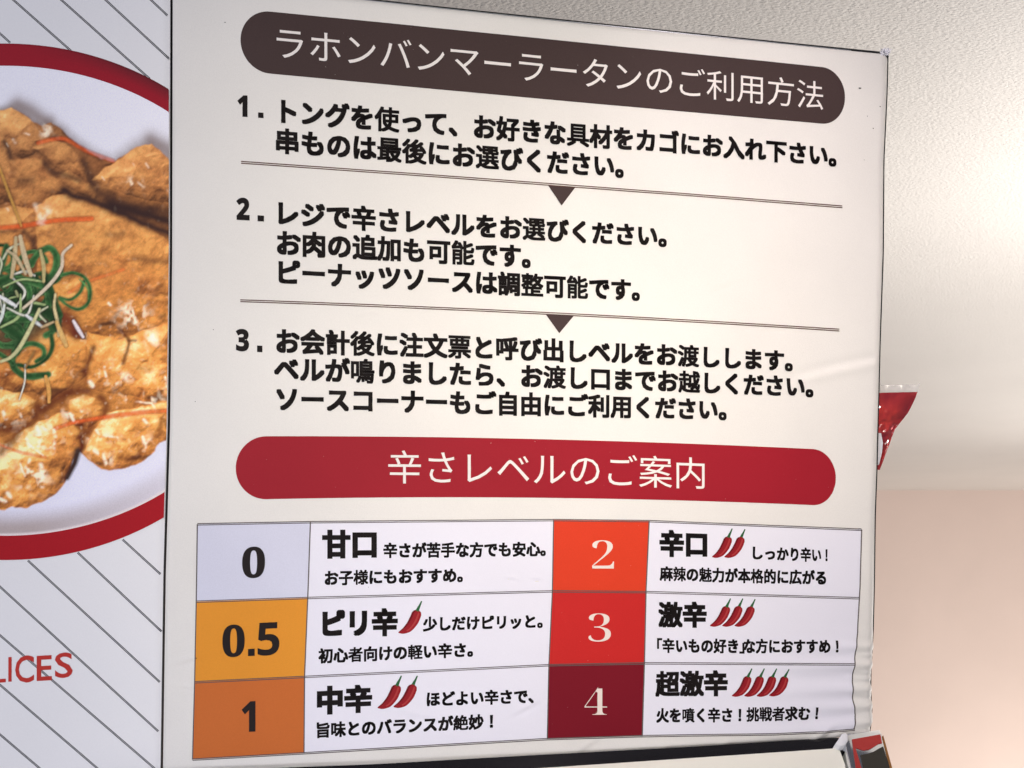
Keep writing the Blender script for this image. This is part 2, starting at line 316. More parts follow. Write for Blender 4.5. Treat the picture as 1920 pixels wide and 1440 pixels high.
def sheet_relief(px, py):
    """how far the loose printed film stands off its board (m): folds at the lower right corner, small dents, rolled edges"""
    px = np.asarray(px, float); py = np.asarray(py, float)
    h = 0.0009 * (fbm(px + 500, py + 500, 150, 301, 3) - 0.5)
    r = np.clip((px - 1290) / 350, 0, 1)
    low = np.clip((py - 1150) / 60, 0, 1)
    for y0, a, s, k, reach in FOLDS:
        if reach > 130: a, reach = a * 2.6, reach * 1.25
        else: a = a * 2.9
        c = y0 + k * (1640 - px)
        h = h + a * np.exp(-((py - c) / (s * (0.8 + 0.9 * np.clip((1640 - px) / 200, 0, 1)))) ** 2) * np.clip((px - (1640 - reach)) / reach, 0, 1) ** 1.15 * low
    for x0, y0, lx, ly, ang, a in DENTS:
        ca, sa = math.cos(ang), math.sin(ang)
        u = ((px - x0) * ca + (py - y0) * sa) / lx; v = (-(px - x0) * sa + (py - y0) * ca) / ly
        h = h + 2.0 * a * np.exp(-u * u) * (-v) * np.exp(-v * v) * 1.6
    # a long ridge shaped to catch light as a bright streak towards the right edge
    c = 722 - 46 * np.clip((px - 1470) / 170, 0, 1) ** 0.7
    v = (py - c) / 11
    h = h + 0.0030 * v * np.exp(-v * v) * np.clip((px - 1450) / 90, 0, 1) * np.clip((1648 - px) / 10, 0, 1)
    return h

FOLDS = [(1190, 0.0006, 16, -0.02, 200), (1212, 0.0014, 11, 0.02, 170), (1228, 0.0008, 6, 0.03, 60), (1246, 0.0018, 12, 0.015, 300), (1262, 0.0009, 6, -0.02, 50), (1272, 0.0010, 6, 0.0, 70),
         (1291, 0.0020, 12, 0.02, 330), (1304, 0.0007, 6, -0.04, 45), (1322, 0.0021, 13, 0.05, 300), (1340, 0.0010, 8, 0.03, 60), (1352, 0.0022, 12, 0.11, 280), (1374, 0.0014, 9, 0.05, 140)]
DENTS = [(385, 634, 22, 5, 0.35, 0.0008), (700, 752, 40, 6, 0.3, 0.0006), (690, 590, 36, 7, -0.15, 0.0005), (1080, 500, 20, 6, -0.3, 0.0004), (1360, 535, 26, 5, -0.4, 0.0004),
         (352, 1240, 30, 7, -0.3, 0.0006), (350, 1290, 22, 5, 0.1, 0.0004), (960, 1085, 7, 4, 0.2, 0.0006), (1005, 1086, 7, 4, 0.2, 0.0006), (985, 1330, 26, 6, -0.5, 0.0006), (790, 1345, 60, 9, 0.2, 0.0005),
         (1240, 1415, 20, 8, -0.8, 0.0006), (1100, 1402, 26, 7, -0.6, 0.0005), (1350, 1410, 30, 9, -0.7, 0.0008), (1540, 1382, 26, 9, -0.7, 0.0014), (480, 1010, 14, 6, 0.4, 0.0003), (60, 1376, 12, 4, -0.2, 0.0006),
         (1290, 760, 90, 9, 0.12, 0.0004), (1060, 1160, 22, 6, 0.9, 0.0004), (430, 470, 30, 6, 0.4, 0.0003)]

def on_board(px, py, off=0.0):
    """point of the printed film, `off` metres proud of it"""
    px = np.asarray(px, float); py = np.asarray(py, float)
    return on_plane(px, py) + NRM * (off + sheet_relief(px, py))[..., None]

def on_poster(px, py, off=0.0):
    px = np.asarray(px, float); py = np.asarray(py, float)
    h = 0.0006 * (fbm(px + 900, py + 900, 160, 311, 3) - 0.5)
    for x0, y0, lx, ly, ang, a in [(60, 1376, 10, 4, -0.2, 0.0005), (70, 1200, 30, 8, -0.4, 0.0003)]:
        ca, sa = math.cos(ang), math.sin(ang)
        u = ((px - x0) * ca + (py - y0) * sa) / lx; v = (-(px - x0) * sa + (py - y0) * ca) / ly
        h = h + a * np.exp(-u * u) * (-v) * np.exp(-v * v) * 1.6
    return on_plane(px, py) + NRM * (off + h)[..., None]

# ---------------------------------------------------------------- scene helpers
S = bpy.context.scene
COL = S.collection

def link(name, verts, faces, mats, parent=None, mat_idx=None, smooth=True):
    me = bpy.data.meshes.new(name)
    me.from_pydata([tuple(map(float, v)) for v in verts], [], [tuple(f) for f in faces])
    for m in (mats if isinstance(mats, (list, tuple)) else [mats]): me.materials.append(m)
    if mat_idx is not None: me.polygons.foreach_set('material_index', np.asarray(mat_idx, np.int32))
    me.polygons.foreach_set('use_smooth', np.full(len(me.polygons), smooth))
    me.update()
    o = bpy.data.objects.new(name, me); COL.objects.link(o)
    if parent is not None: o.parent = parent
    return o

def thing(name, label, cat, loc):
    o = bpy.data.objects.new(name, None); o.empty_display_size = 0.05; COL.objects.link(o)
    o.location = loc; o['label'] = label; o['category'] = cat
    return o

def attach(o, root):
    """parent without moving: the children are modelled in world coordinates"""
    o.parent = root
    if root.type == 'EMPTY': o.matrix_parent_inverse = mathutils.Matrix.Translation(-mathutils.Vector(root.location))
    return o

def lagrange(ts, xs, t):
    t = np.asarray(t, float); out = 0
    for i in range(len(ts)):
        w = 1.0
        for j in range(len(ts)):
            if j != i: w = w * (t - ts[j]) / (ts[i] - ts[j])
        out = out + xs[i] * w
    return out

def grid_faces(nu, nv):
    return [(j * nu + i, j * nu + i + 1, (j + 1) * nu + i + 1, (j + 1) * nu + i) for j in range(nv - 1) for i in range(nu - 1)]

def facing(faces, pts):
    """turn the faces towards the room"""
    a, b, c = (np.asarray(pts[faces[0][k]]) for k in range(3))
    return faces if np.cross(b - a, c - a) @ NRM > 0 else [tuple(reversed(f)) for f in faces]

def patch(name, fx, mats, parent, off, nu, nv, place=on_board):
    """a printed area: fx(s, t) gives its image pixel, s and t 0..1"""
    s, t = np.meshgrid(np.linspace(0, 1, nu), np.linspace(0, 1, nv))
    px, py = fx(s, t)
    P = place(px, py, off).reshape(-1, 3)
    return attach(link(name, P, facing(grid_faces(nu, nv), P), mats), parent)

def ribbon_pts(pts, w):
    p = np.array(pts, float); d = np.gradient(p, axis=0); d /= np.linalg.norm(d, axis=1)[:, None]
    n = np.stack([-d[:, 1], d[:, 0]], -1); w = np.broadcast_to(np.asarray(w, float), (len(p),))[:, None]
    return p + n * w / 2, p - n * w / 2

def dense(pts, step=14.0):
    p = np.array(pts, float); out = [p[0]]
    for a, b in zip(p[:-1], p[1:]):
        n = max(1, int(np.hypot(*(b - a)) / step))
        out += [a + (b - a) * k / n for k in range(1, n + 1)]
    return np.array(out)

def ribbons(name, lines, mats, parent, off, place=on_board, idx=None):
    V_, F_, M_ = [], [], []
    for k, (pts, w) in enumerate(lines):
        a, b = ribbon_pts(pts, w); n0 = len(V_); n = len(a)
        V_ += [tuple(x) for x in a] + [tuple(x) for x in b]
        f = [(n0 + i, n0 + i + 1, n0 + n + i + 1, n0 + n + i) for i in range(n - 1)]
        F_ += f; M_ += [idx[k] if idx else 0] * len(f)
    v = np.array(V_); P = place(v[:, 0], v[:, 1], off)
    out = []
    for f in F_: out.append(facing([f], P)[0])
    return attach(link(name, P, out, mats, mat_idx=M_), parent)

# lettering: glyph outlines of Blender's own built-in font, one mesh a line
_glyphs = {}
PLAIN = '𝟎𝟐𝟑𝟒𝟱𝟭𝟮𝟯LICES'
def glyph(ch, bold):
    k = (ch, bold)
    if k not in _glyphs:
        c = bpy.data.curves.new('lettering', 'FONT'); c.body = ch; c.size = 1; c.offset = bold if ch in PLAIN else 0.0; c.resolution_u = 3; c.fill_mode = 'FRONT'
        o = bpy.data.objects.new('lettering', c); COL.objects.link(o)
        dg = bpy.context.evaluated_depsgraph_get(); oe = o.evaluated_get(dg); m = oe.to_mesh()
        bm = bmesh.new(); bm.from_mesh(m); oe.to_mesh_clear()
        bmesh.ops.triangulate(bm, faces=bm.faces[:])
        for _ in range(3):                                        # fine enough to follow the folds of the film
            long = [e for e in bm.edges if e.calc_length() > 0.22]
            if not long: break
            bmesh.ops.subdivide_edges(bm, edges=long, cuts=1)
            bmesh.ops.triangulate(bm, faces=bm.faces[:])
        bm.verts.index_update()
        v = np.array([x.co[:2] for x in bm.verts]).reshape(-1, 2); f = [tuple(x.index for x in q.verts) for q in bm.faces]
        bm.free(); bpy.data.objects.remove(o); bpy.data.curves.remove(c)
        if bold > 0.008 and ch not in PLAIN and len(v):           # heavy type: the outline overprinted around a small circle
            if ord(ch) >= 0x4E00: bold = bold * (0.70 if len(v) > 130 else 0.90 if len(v) > 80 else 1.0)
            n = len(v); ring = [(1, 1), (1, 0), (1, -1), (0, -1), (-1, -1), (-1, 0), (-1, 1), (0, 1)]
            v = np.concatenate([v] + [v + bold * np.array([a * 0.92, c * 0.86]) for a, c in ring]); f = [tuple(i + n * k for i in q) for k in range(9) for q in f]
        _glyphs[k] = (v, f)
    return _glyphs[k]

def text_line(text, ctl, bold, squeeze=None):
    """cells of one em: ctl = (cell index, left x, baseline y, em height) at two or three cells"""
    V_, F_ = [], []
    ti = [c[0] for c in ctl]
    for i, ch in enumerate(text):
        if ch == ' ': continue
        g, f = glyph(ch, bold)
        if len(g) == 0: continue
        gx = g[:, 0].copy(); gy = g[:, 1]
        if ch in '！!': gx = gx - gx.mean() + 0.5
        t = i + gx
        x = lagrange(ti, [c[1] for c in ctl], t); b = lagrange(ti, [c[2] for c in ctl], t); e = lagrange(ti, [c[3] for c in ctl], t)
        n0 = sum(len(a) for a in V_)
        V_.append(np.stack([x, b - gy * e], -1)); F_ += [tuple(n0 + k for k in q) for q in f]
    return np.concatenate(V_), F_

def text_box(ch, box, bold, skew=0.0):
    """one sign fitted to its inked box (x0, y0, x1, y1); skew = rise of its foot to the right"""
    g, f = glyph(ch, bold)
    a = g.min(0); b = g.max(0); n = (g - a) / np.maximum(b - a, 1e-6)
    x = box[0] + n[:, 0] * (box[2] - box[0])
    return np.stack([x, box[3] - n[:, 1] * (box[3] - box[1]) + skew * (x - (box[0] + box[2]) / 2)], -1), f

def letters(name, pieces, mat, parent, off, place=on_board):
    V_, F_ = [], []
    n0 = 0
    for v, f in pieces:
        V_.append(v); F_ += [tuple(n0 + k for k in q) for q in f]; n0 += len(v)
    v = np.concatenate(V_); P = place(v[:, 0], v[:, 1], off)
    F_ = [facing([q], P)[0] for q in F_]
    return attach(link(name, P, F_, mat, smooth=False), parent)

# ---------------------------------------------------------------- materials
def material(name, col, rough=0.5, spec=0.4, metal=0.0, coat=0.0):
    m = bpy.data.materials.new(name); m.use_nodes = True
    b = m.node_tree.nodes['Principled BSDF']
    b.inputs['Base Color'].default_value = (*map(float, col), 1); b.inputs['Roughness'].default_value = rough
    b.inputs['Specular IOR Level'].default_value = spec; b.inputs['Metallic'].default_value = metal; b.inputs['Coat Weight'].default_value = coat
    return m, m.node_tree, b

def node(nt, typ, **kw):
    n = nt.nodes.new(typ)
    for k, v in kw.items():
        if k in n.inputs: n.inputs[k].default_value = v
        else: setattr(n, k, v)
    return n

def print_material(name, col, rough=0.42, vary=0.05, bump=0.06, spec=0.08, scale=900.0, speck=0.0):
    """ink on film: the fine canvas grain of the film, a little unevenness of the ink, worn-off flecks"""
    m, nt, b = material(name, col, rough + 0.1, spec)
    tc = node(nt, 'ShaderNodeNewGeometry')
    big = node(nt, 'ShaderNodeTexNoise', Scale=9.0, Detail=4.0); nt.links.new(tc.outputs['Position'], big.inputs['Vector'])
    fine = node(nt, 'ShaderNodeTexNoise', Scale=scale, Detail=2.0); nt.links.new(tc.outputs['Position'], fine.inputs['Vector'])
    add = node(nt, 'ShaderNodeMath', operation='ADD'); nt.links.new(big.outputs['Fac'], add.inputs[0]); nt.links.new(fine.outputs['Fac'], add.inputs[1])
    mr = node(nt, 'ShaderNodeMapRange'); nt.links.new(add.outputs[0], mr.inputs['Value'])
    mr.inputs['From Min'].default_value = 0.6; mr.inputs['From Max'].default_value = 1.4; mr.inputs['To Min'].default_value = 1 - vary; mr.inputs['To Max'].default_value = 1 + vary
    mul = node(nt, 'ShaderNodeVectorMath', operation='SCALE'); mul.inputs[0].default_value = tuple(map(float, col)); nt.links.new(mr.outputs['Result'], mul.inputs['Scale'])
    out = mul.outputs['Vector']
    if speck:
        sp = node(nt, 'ShaderNodeTexNoise', Scale=420.0, Detail=1.0); nt.links.new(tc.outputs['Position'], sp.inputs['Vector'])
        sr = node(nt, 'ShaderNodeMapRange'); nt.links.new(sp.outputs['Fac'], sr.inputs['Value'])
        sr.inputs['From Min'].default_value = 0.80; sr.inputs['From Max'].default_value = 0.84; sr.inputs['To Max'].default_value = speck
        mx = node(nt, 'ShaderNodeMix', data_type='RGBA'); nt.links.new(sr.outputs['Result'], mx.inputs['Factor']); nt.links.new(out, mx.inputs[6]); mx.inputs[7].default_value = (0.75, 0.68, 0.62, 1)
        out = mx.outputs[2]
    nt.links.new(out, b.inputs['Base Color'])
    bp = node(nt, 'ShaderNodeBump', Strength=bump, Distance=0.001); nt.links.new(fine.outputs['Fac'], bp.inputs['Height']); nt.links.new(bp.outputs['Normal'], b.inputs['Normal'])
    return m

M_FILM = print_material('cream_film', FILM, 0.34, 0.05, 0.20, spec=0.25)
M_PAPER = print_material('poster_film', PAPER, 0.42, 0.03, 0.08)
M_BROWN = print_material('brown_ink', BROWN, 0.42, 0.10, 0.10, speck=0.35)
M_RED = print_material('red_ink', RED, 0.42, 0.08, 0.10, speck=0.5)
M_BLACK = print_material('black_ink', (0.012, 0.009, 0.009), 0.45, 0.25, 0.05)
M_DARKTYPE = print_material('dark_ink', (0.020, 0.015, 0.015), 0.45, 0.2, 0.05)
M_WHITE = print_material('white_type', (0.86, 0.80, 0.76), 0.42, 0.03, 0.05)
M_LINE = print_material('grey_line_ink', (0.12, 0.10, 0.095), 0.45, 0.2, 0.05)
M_BROWNLINE = print_material('brown_line_ink', (0.11, 0.050, 0.036), 0.45, 0.2, 0.05)
M_CELL = print_material('white_cell_print', CELLW, 0.34, 0.03, 0.12, spec=0.25)
M_BOARD, _, _ = material('charcoal_board_edge', (0.012, 0.012, 0.013), 0.5)
M_SILVER, _, _ = material('silver_edge', (0.55, 0.58, 0.6), 0.35, metal=0.8)

# ---------------------------------------------------------------- the place: ceiling and far wall
def wallpaper(name, col, scale, bump, dist):
    """embossed vinyl wallpaper: short woven ridges"""
    m, nt, b = material(name, col, 0.62, 0.3)
    g = node(nt, 'ShaderNodeNewGeometry')
    mp = node(nt, 'ShaderNodeMapping'); mp.inputs['Scale'].default_value = (scale * 0.5, scale, scale); nt.links.new(g.outputs['Position'], mp.inputs['Vector'])
    n1 = node(nt, 'ShaderNodeTexNoise', Scale=1.0, Detail=3.0, Roughness=0.55, Distortion=0.6); nt.links.new(mp.outputs['Vector'], n1.inputs['Vector'])
    v1 = node(nt, 'ShaderNodeTexVoronoi', feature='DISTANCE_TO_EDGE', Scale=0.8); nt.links.new(mp.outputs['Vector'], v1.inputs['Vector'])
    a = node(nt, 'ShaderNodeMath', operation='MULTIPLY_ADD'); nt.links.new(v1.outputs['Distance'], a.inputs[0]); a.inputs[1].default_value = 0.8; nt.links.new(n1.outputs['Fac'], a.inputs[2])
    bp = node(nt, 'ShaderNodeBump', Strength=bump, Distance=dist); nt.links.new(a.outputs[0], bp.inputs['Height']); nt.links.new(bp.outputs['Normal'], b.inputs['Normal'])
    big = node(nt, 'ShaderNodeTexNoise', Scale=1.5, Detail=3.0); nt.links.new(g.outputs['Position'], big.inputs['Vector'])
    mr = node(nt, 'ShaderNodeMapRange'); nt.links.new(big.outputs['Fac'], mr.inputs['Value']); mr.inputs['To Min'].default_value = 0.95; mr.inputs['To Max'].default_value = 1.04
    mul = node(nt, 'ShaderNodeVectorMath', operation='SCALE'); mul.inputs[0].default_value = col; nt.links.new(mr.outputs['Result'], mul.inputs['Scale']); nt.links.new(mul.outputs['Vector'], b.inputs['Base Color'])
    return m

def slab(name, lo, hi, mat):
    x0, y0, z0 = lo; x1, y1, z1 = hi
    v = [(x0, y0, z0), (x1, y0, z0), (x1, y1, z0), (x0, y1, z0), (x0, y0, z1), (x1, y0, z1), (x1, y1, z1), (x0, y1, z1)]
    f = [(3, 2, 1, 0), (4, 5, 6, 7), (0, 1, 5, 4), (1, 2, 6, 5), (2, 3, 7, 6), (3, 0, 4, 7)]
    return link(name, v, f, mat, smooth=False)

CEIL_Z = CAM_H + CEIL_H
WALL_Y = CEIL_H * FPX / (CY - 919.0)
ceiling = slab('ceiling', (-6.0, 1.30, CEIL_Z), (12.0, WALL_Y + 0.2, CEIL_Z + 0.1), wallpaper('ceiling_wallpaper', CEIL_COL, 215.0, 0.8, 0.0045)); ceiling['kind'] = 'structure'
wall = slab('back_wall', (-6.0, WALL_Y, -5.0), (12.0, WALL_Y + 0.2, CEIL_Z), wallpaper('wall_wallpaper', WALL_COL, 90.0, 0.5, 0.004)); wall['kind'] = 'structure'

# ---------------------------------------------------------------- outlines of the two printed films
YL = [-140, 0, 480, 800, 1080, 1460, 1600]; XL = [323.5, 323.5, 322.5, 318.5, 310.5, 305, 303]
def left_x(y): return np.interp(y, YL, XL)
def right_x(y): return np.interp(y, [90, 170, 300, 470, 640, 880, 960, 1100, 1180, 1235, 1262, 1290, 1315, 1340, 1362, 1385], [1668, 1666, 1660, 1659, 1653, 1647, 1644, 1642, 1640, 1637, 1634.5, 1633.5, 1635, 1636, 1634, 1630])
def top_y(x): return lagrange([323, 1000, 1668], [-42, 31.5, 100], x)
def bottom_y(x): return np.interp(x, [300, 700, 1060, 1300, 1470, 1520, 1560, 1600, 1640], [1466, 1441, 1418, 1402, 1390, 1389, 1385, 1379, 1378])

board = thing('instruction_board', 'cream board with brown title, three numbered steps and a red and orange spice level table', 'sign', tuple(on_plane(np.array(980.), np.array(1440.))))

def film_uv(s, t):
    # blend the four edges, given in image pixels (Coons)
    ye = -42 + t * (1464 + 42)
    xl = left_x(ye); yr = 100 + t * (1379 - 100); xr = right_x(yr)
    px = xl * (1 - s) + xr * s
    top = top_y(px); bot = bottom_y(px)
    return px, top * (1 - t) + bot * t
nu = 300; sv = np.linspace(0, 1, nu); tv = np.concatenate([np.linspace(0, 0.82, 190)[:-1], np.linspace(0.82, 1, 130)]); nv = len(tv)
sv = np.concatenate([sv[:-1], np.linspace(0.9967, 1, 6)[1:]]); sv.sort()
s, t = np.meshgrid(sv, tv); px, py = film_uv(s, t); nu = len(sv)
off = np.zeros_like(px)
dr = right_x(py) - px; dt_ = py - top_y(px); db = bottom_y(px) - py; dl = px - left_x(py)
for d, w, a in ((dr, 13, 0.0045), (dt_, 9, 0.0035), (db, 9, 0.0035), (dl, 5, 0.002)):
    off -= a * np.clip(1 - d / w, 0, 1) ** 2
P = (on_board(px, py) + NRM * off[..., None]).reshape(-1, 3)
film = attach(link('printed_film', P, facing(grid_faces(nu, nv), P), M_FILM), board)

def body_box(name, outline, front, depth, mats, parent, place=on_plane):
    """a board: its outline (image pixels), from `front` metres proud of the plane back by `depth`"""
    o = np.array(outline, float); n = len(o)
    A = on_plane(o[:, 0], o[:, 1]) + NRM * front; B = A - NRM * depth
    f = [tuple(range(n)), tuple(range(2 * n - 1, n - 1, -1))] + [(i, i + n, (i + 1) % n + n, (i + 1) % n) for i in range(n)]
    me = link(name, np.concatenate([A, B]), f, mats, smooth=False)
    bm = bmesh.new(); bm.from_mesh(me.data); bmesh.ops.recalc_face_normals(bm, faces=bm.faces[:]); bm.to_mesh(me.data); bm.free()
    return attach(me, parent)

ys = np.linspace(96, 1376, 60)
out_r = [(right_x(y) + (3.2 if y < 1250 else 4.6 - 0.3 * math.sin(y / 9)), y) for y in ys]
xs = np.linspace(1628, 326, 40)
out_b = [(x, bottom_y(x) - 3) for x in xs]
out_t = [(x, top_y(x) - 6.0) for x in np.linspace(326, 1671, 40)]
body_box('backing_board', out_t + out_r + out_b + [(320.5, 1462), (320.5, 900), (322, 400), (322.5, -44)], -0.0055, 0.03, M_BOARD, board)
# thin pale strip of the board's metal edge along the top
ribbons('edge_strip', [(dense([(x, top_y(x) - 2.0) for x in np.linspace(330, 1600, 50)]), 1.5)], M_SILVER, board, 0.0, place=lambda a, b, o: on_plane(a, b) - NRM * 0.0048)
# frayed end of the film at the top right corner
rs = np.random.RandomState(4); fv, ff = [], []
for k in range(46):
    c = np.array([1652 + rs.rand() * 17, 92 + rs.rand() * 11]); a = rs.rand() * 6.28; L = 3 + rs.rand() * 6; w = 1.0 + rs.rand() * 1.8
    d = np.array([math.cos(a), math.sin(a)]); q = np.array([-d[1], d[0]])
    pts = np.array([c - d * L / 2, c + q * w, c + d * L / 2, c - q * w]); P4 = on_plane(pts[:, 0], pts[:, 1]) + NRM * (rs.rand(4, 1) * 0.005 - 0.003)
    ff.append(tuple(range(len(fv), len(fv) + 4))); fv += [tuple(x) for x in P4]
attach(link('frayed_corner', fv, ff, print_material('frayed_film', (0.8, 0.79, 0.84), 0.6, 0.05, 0.1), smooth=False), board)

# ---------------------------------------------------------------- prints on the board
LAY1, LAY2, LAY3 = 0.0003, 0.0005, 0.0007
def pill(name, top, bottom, rxl, rxr, mat, parent):
    """stadium: top and bottom edges as (x, y) control points, end radii along x"""
    tx = [p[0] for p in top]; ty = [p[1] for p in top]; by = [p[1] for p in bottom]; bx = [p[0] for p in bottom]
    def fx(s, t):
        # s along, t across; the ends squeeze as half ellipses
        x = (tx[0] - rxl) + s * (tx[-1] + rxr - tx[0] + rxl)
        k = np.ones_like(x)
        l = x < tx[0]; r = x > tx[-1]
        k = np.where(l, np.sqrt(np.clip(1 - ((tx[0] - x) / rxl) ** 2, 0, 1)), k); k = np.where(r, np.sqrt(np.clip(1 - ((x - tx[-1]) / rxr) ** 2, 0, 1)), k)
        a = lagrange(tx, ty, x); b = lagrange(bx, by, x); m = (a + b) / 2
        return x, m + (t - 0.5) * (b - a) * k
    n = 160; e = 0.5 - 0.5 * np.cos(np.linspace(0, np.pi, 24))
    wl = rxl / (tx[-1] + rxr - tx[0] + rxl); wr = rxr / (tx[-1] + rxr - tx[0] + rxl)
    ss = np.concatenate([wl * (1 - np.cos(np.linspace(0, np.pi / 2, 20)))[:-1], np.linspace(wl, 1 - wr, n), (1 - wr) + wr * np.sin(np.linspace(0, np.pi / 2, 20))[1:]])
    s, t = np.meshgrid(ss, np.linspace(0, 1, 15)); px, py = fx(s, t)
    P = on_board(px, py, LAY1).reshape(-1, 3)
    return attach(link(name, P, [tuple(reversed(f)) for f in grid_faces(len(ss), 15)] if np.cross(P[1 + 40] - P[40], P[len(ss) + 40] - P[40]) @ NRM < 0 else grid_faces(len(ss), 15), mat), parent)

title = pill('title_banner', [(506, 22), (1033, 74), (1541, 126)], [(510, 138.5), (1033, 187), (1541, 232)], 55, 43, M_BROWN, board)
letters('title_lettering', [text_line('ラホンバンマーラータンのご利用方法', [(0, 509, 104, 66), (9, 1087, 158.5, 62), (17, 1546, 202.5, 57)], 0.0)], M_WHITE, title, LAY3)

B1 = 0.046
STEPS = [
    ('𝟭', (445, 179, 464, 219), (484, 211, 494, 221), [('トングを使って、お好きな具材をカゴにお入れ下さい。', [(0, 513, 226, 49), (12, 1062, 268.5, 46), (24, 1553, 308, 42)]),
        ('串ものは最後にお選びください。', [(0, 514, 282, 49), (8, 891, 311, 47), (14, 1153, 329, 44.5)])]),
    ('𝟮', (443, 371, 468, 413), (483, 404, 495, 415), [('レジで辛さレベルをお選びください。', [(0, 513, 417, 49), (10, 979, 445.5, 45.5), (16, 1234, 459, 43)]),
        ('お肉の追加も可能です。', [(0, 516, 473.5, 49), (7, 845, 491, 47), (10, 978, 498, 45.5)]),
        ('ピーナッツソースは調整可能です。', [(0, 515, 528, 49), (9, 933, 549, 46), (15, 1184, 560, 42.5)])]),
    ('𝟯', (442, 617, 467, 659), (482, 648, 492, 660), [('お会計後に注文票と呼び出しベルをお渡しします。', [(0, 515, 658, 49), (11, 1016, 673, 45), (22, 1471, 692, 41)]),
        ('ベルが鳴りましたら、お渡し口までお越しください。', [(0, 513, 710, 48.5), (11, 1018, 723.5, 45), (23, 1510, 741, 41)]),
        ('ソースコーナーもご自由にご利用ください。', [(0, 514, 766, 48.5), (9, 930, 774, 46), (19, 1347, 784, 41.5)])]),
]
for num, nb, db_, lines in STEPS:
    st = letters('step_text', [text_line(a, c, B1) for a, c in lines], M_BLACK, board, LAY2)
    dot = [np.array([(db_[0], db_[1]), (db_[2], db_[1] + 0.6), (db_[2], db_[3] + 0.6), (db_[0], db_[3])], float), [(0, 1, 2, 3)]]
    letters('step_number', [text_box(num, nb, 0.03, 0.05), dot], M_BLACK, st, LAY2)

DIV = [([(452, 304.5), (1040, 346.6), (1579, 388)], [(1027, 347.2), (1079, 350.8), (1053, 385.5)]), ([(450.5, 564), (1040, 588.5), (1573.5, 619)], [(1023, 589.6), (1076, 592), (1048.5, 625)])]
for pts, tri in DIV:
    x = np.linspace(pts[0][0], pts[2][0], 90); y = lagrange([p[0] for p in pts], [p[1] for p in pts], x)
    ln = ribbons('divider_line', [(np.stack([x, y - 1.7], -1), 1.7), (np.stack([x, y + 1.7], -1), 1.7)], M_BROWNLINE, board, LAY2)
    letters('arrow_mark', [(np.array(tri, float), [(0, 1, 2)])], M_BROWN, ln, LAY2)

level = pill('level_banner', [(500, 818), (1033, 824), (1524, 842)], [(500, 936), (1033, 933.5), (1522, 947)], 58, 43, M_RED, board)
letters('level_lettering', [text_line('辛さレベルのご案内', [(0, 724, 901, 67), (7, 1196, 908.5, 65), (9, 1327, 912, 63)], 0.004)], M_WHITE, level, LAY3)

# the spice table
COLX = [[370, 582, 1038, 1217, 1615], [368, 577, 1035.5, 1211, 1611], [365, 571, 1029, 1208, 1600], [361, 570, 1026, 1204, 1600]]
COLY = [[983, 979, 975, 977, 993], [1128, 1121, 1108.5, 1110, 1121.5], [1279, 1269, 1247, 1243.5, 1245], [1424, 1412, 1385.5, 1380, 1367]]
def row_y(r, x): return np.interp(x, COLX[r], COLY[r]) if r != 3 else np.interp(x, COLX[3][:4] + [1450, 1552, 1600], COLY[3][:4] + [1376, 1371, 1367])
EDGE_Y = [985, 1100, 1185, 1215, 1240, 1262, 1290, 1318, 1340, 1367]; EDGE_X = [1615.5, 1612, 1607, 1603, 1600, 1597.5, 1595.5, 1597, 1601, 1598]
def edge_x(c, y):
    if c == 4: return np.interp(y, EDGE_Y, EDGE_X)
    return np.interp(y, [COLY[r][c] for r in range(4)], [COLX[r][c] for r in range(4)])
def cell_uv(r, c, grow=0.0):
    def fx(s, t):
        y0 = COLY[r][c] * (1 - s) + COLY[r][c + 1] * s; y1 = COLY[r + 1][c] * (1 - s) + COLY[r + 1][c + 1] * s
        y = y0 * (1 - t) + y1 * t
        x = edge_x(c, y) * (1 - s) + edge_x(c + 1, y) * s
        return x, row_y(r, x) * (1 - t) + row_y(r + 1, x) * t
    return fx
NUMCOL = {(0, 0): ('cool white', CELL0), (1, 0): ('amber', AMBER), (2, 0): ('orange', ORANGE), (0, 2): ('vermilion', VERM), (1, 2): ('red', RED3), (2, 2): ('maroon', MAROON)}
WHITE_NUM = print_material('white_numeral', (0.86, 0.74, 0.66), 0.42, 0.04, 0.05)
NUMS = {(0, 0): [('𝟎', (454, 1025, 497, 1084), 0.012)], (1, 0): [('𝟎', (417, 1171, 459, 1232), 0.012), ('𝟱', (483, 1167, 524, 1229), 0.004)], (2, 0): [('𝟭', (453, 1315, 479, 1372), 0.016)],
        (0, 2): [('𝟐', (1110, 1013, 1151, 1066), -0.02)], (1, 2): [('𝟑', (1103, 1150, 1145, 1203), -0.02)], (2, 2): [('𝟒', (1096, 1288, 1138, 1340), -0.02)]}
for (r, c), (nm, col) in NUMCOL.items():
    cm = patch('number_cell', cell_uv(r, c), print_material(nm.replace(' ', '_') + '_cell', col, 0.42, 0.06, 0.14, speck=0.3 if c == 2 else 0.0), board, LAY1, 40, 30)
    cm['label'] = nm + ' table cell with a spice level number'
    pcs = [text_box(ch, bx, b, -0.05 if c == 0 else 0.0) for ch, bx, b in NUMS[(r, c)]]
    if (r, c) == (1, 0): pcs.append((np.array([(465, 1217), (477.5, 1216), (477.5, 1229.5), (465, 1230)], float), [(0, 1, 2, 3)]))
    letters('level_number', pcs, M_DARKTYPE if c == 0 else WHITE_NUM, cm, LAY3)

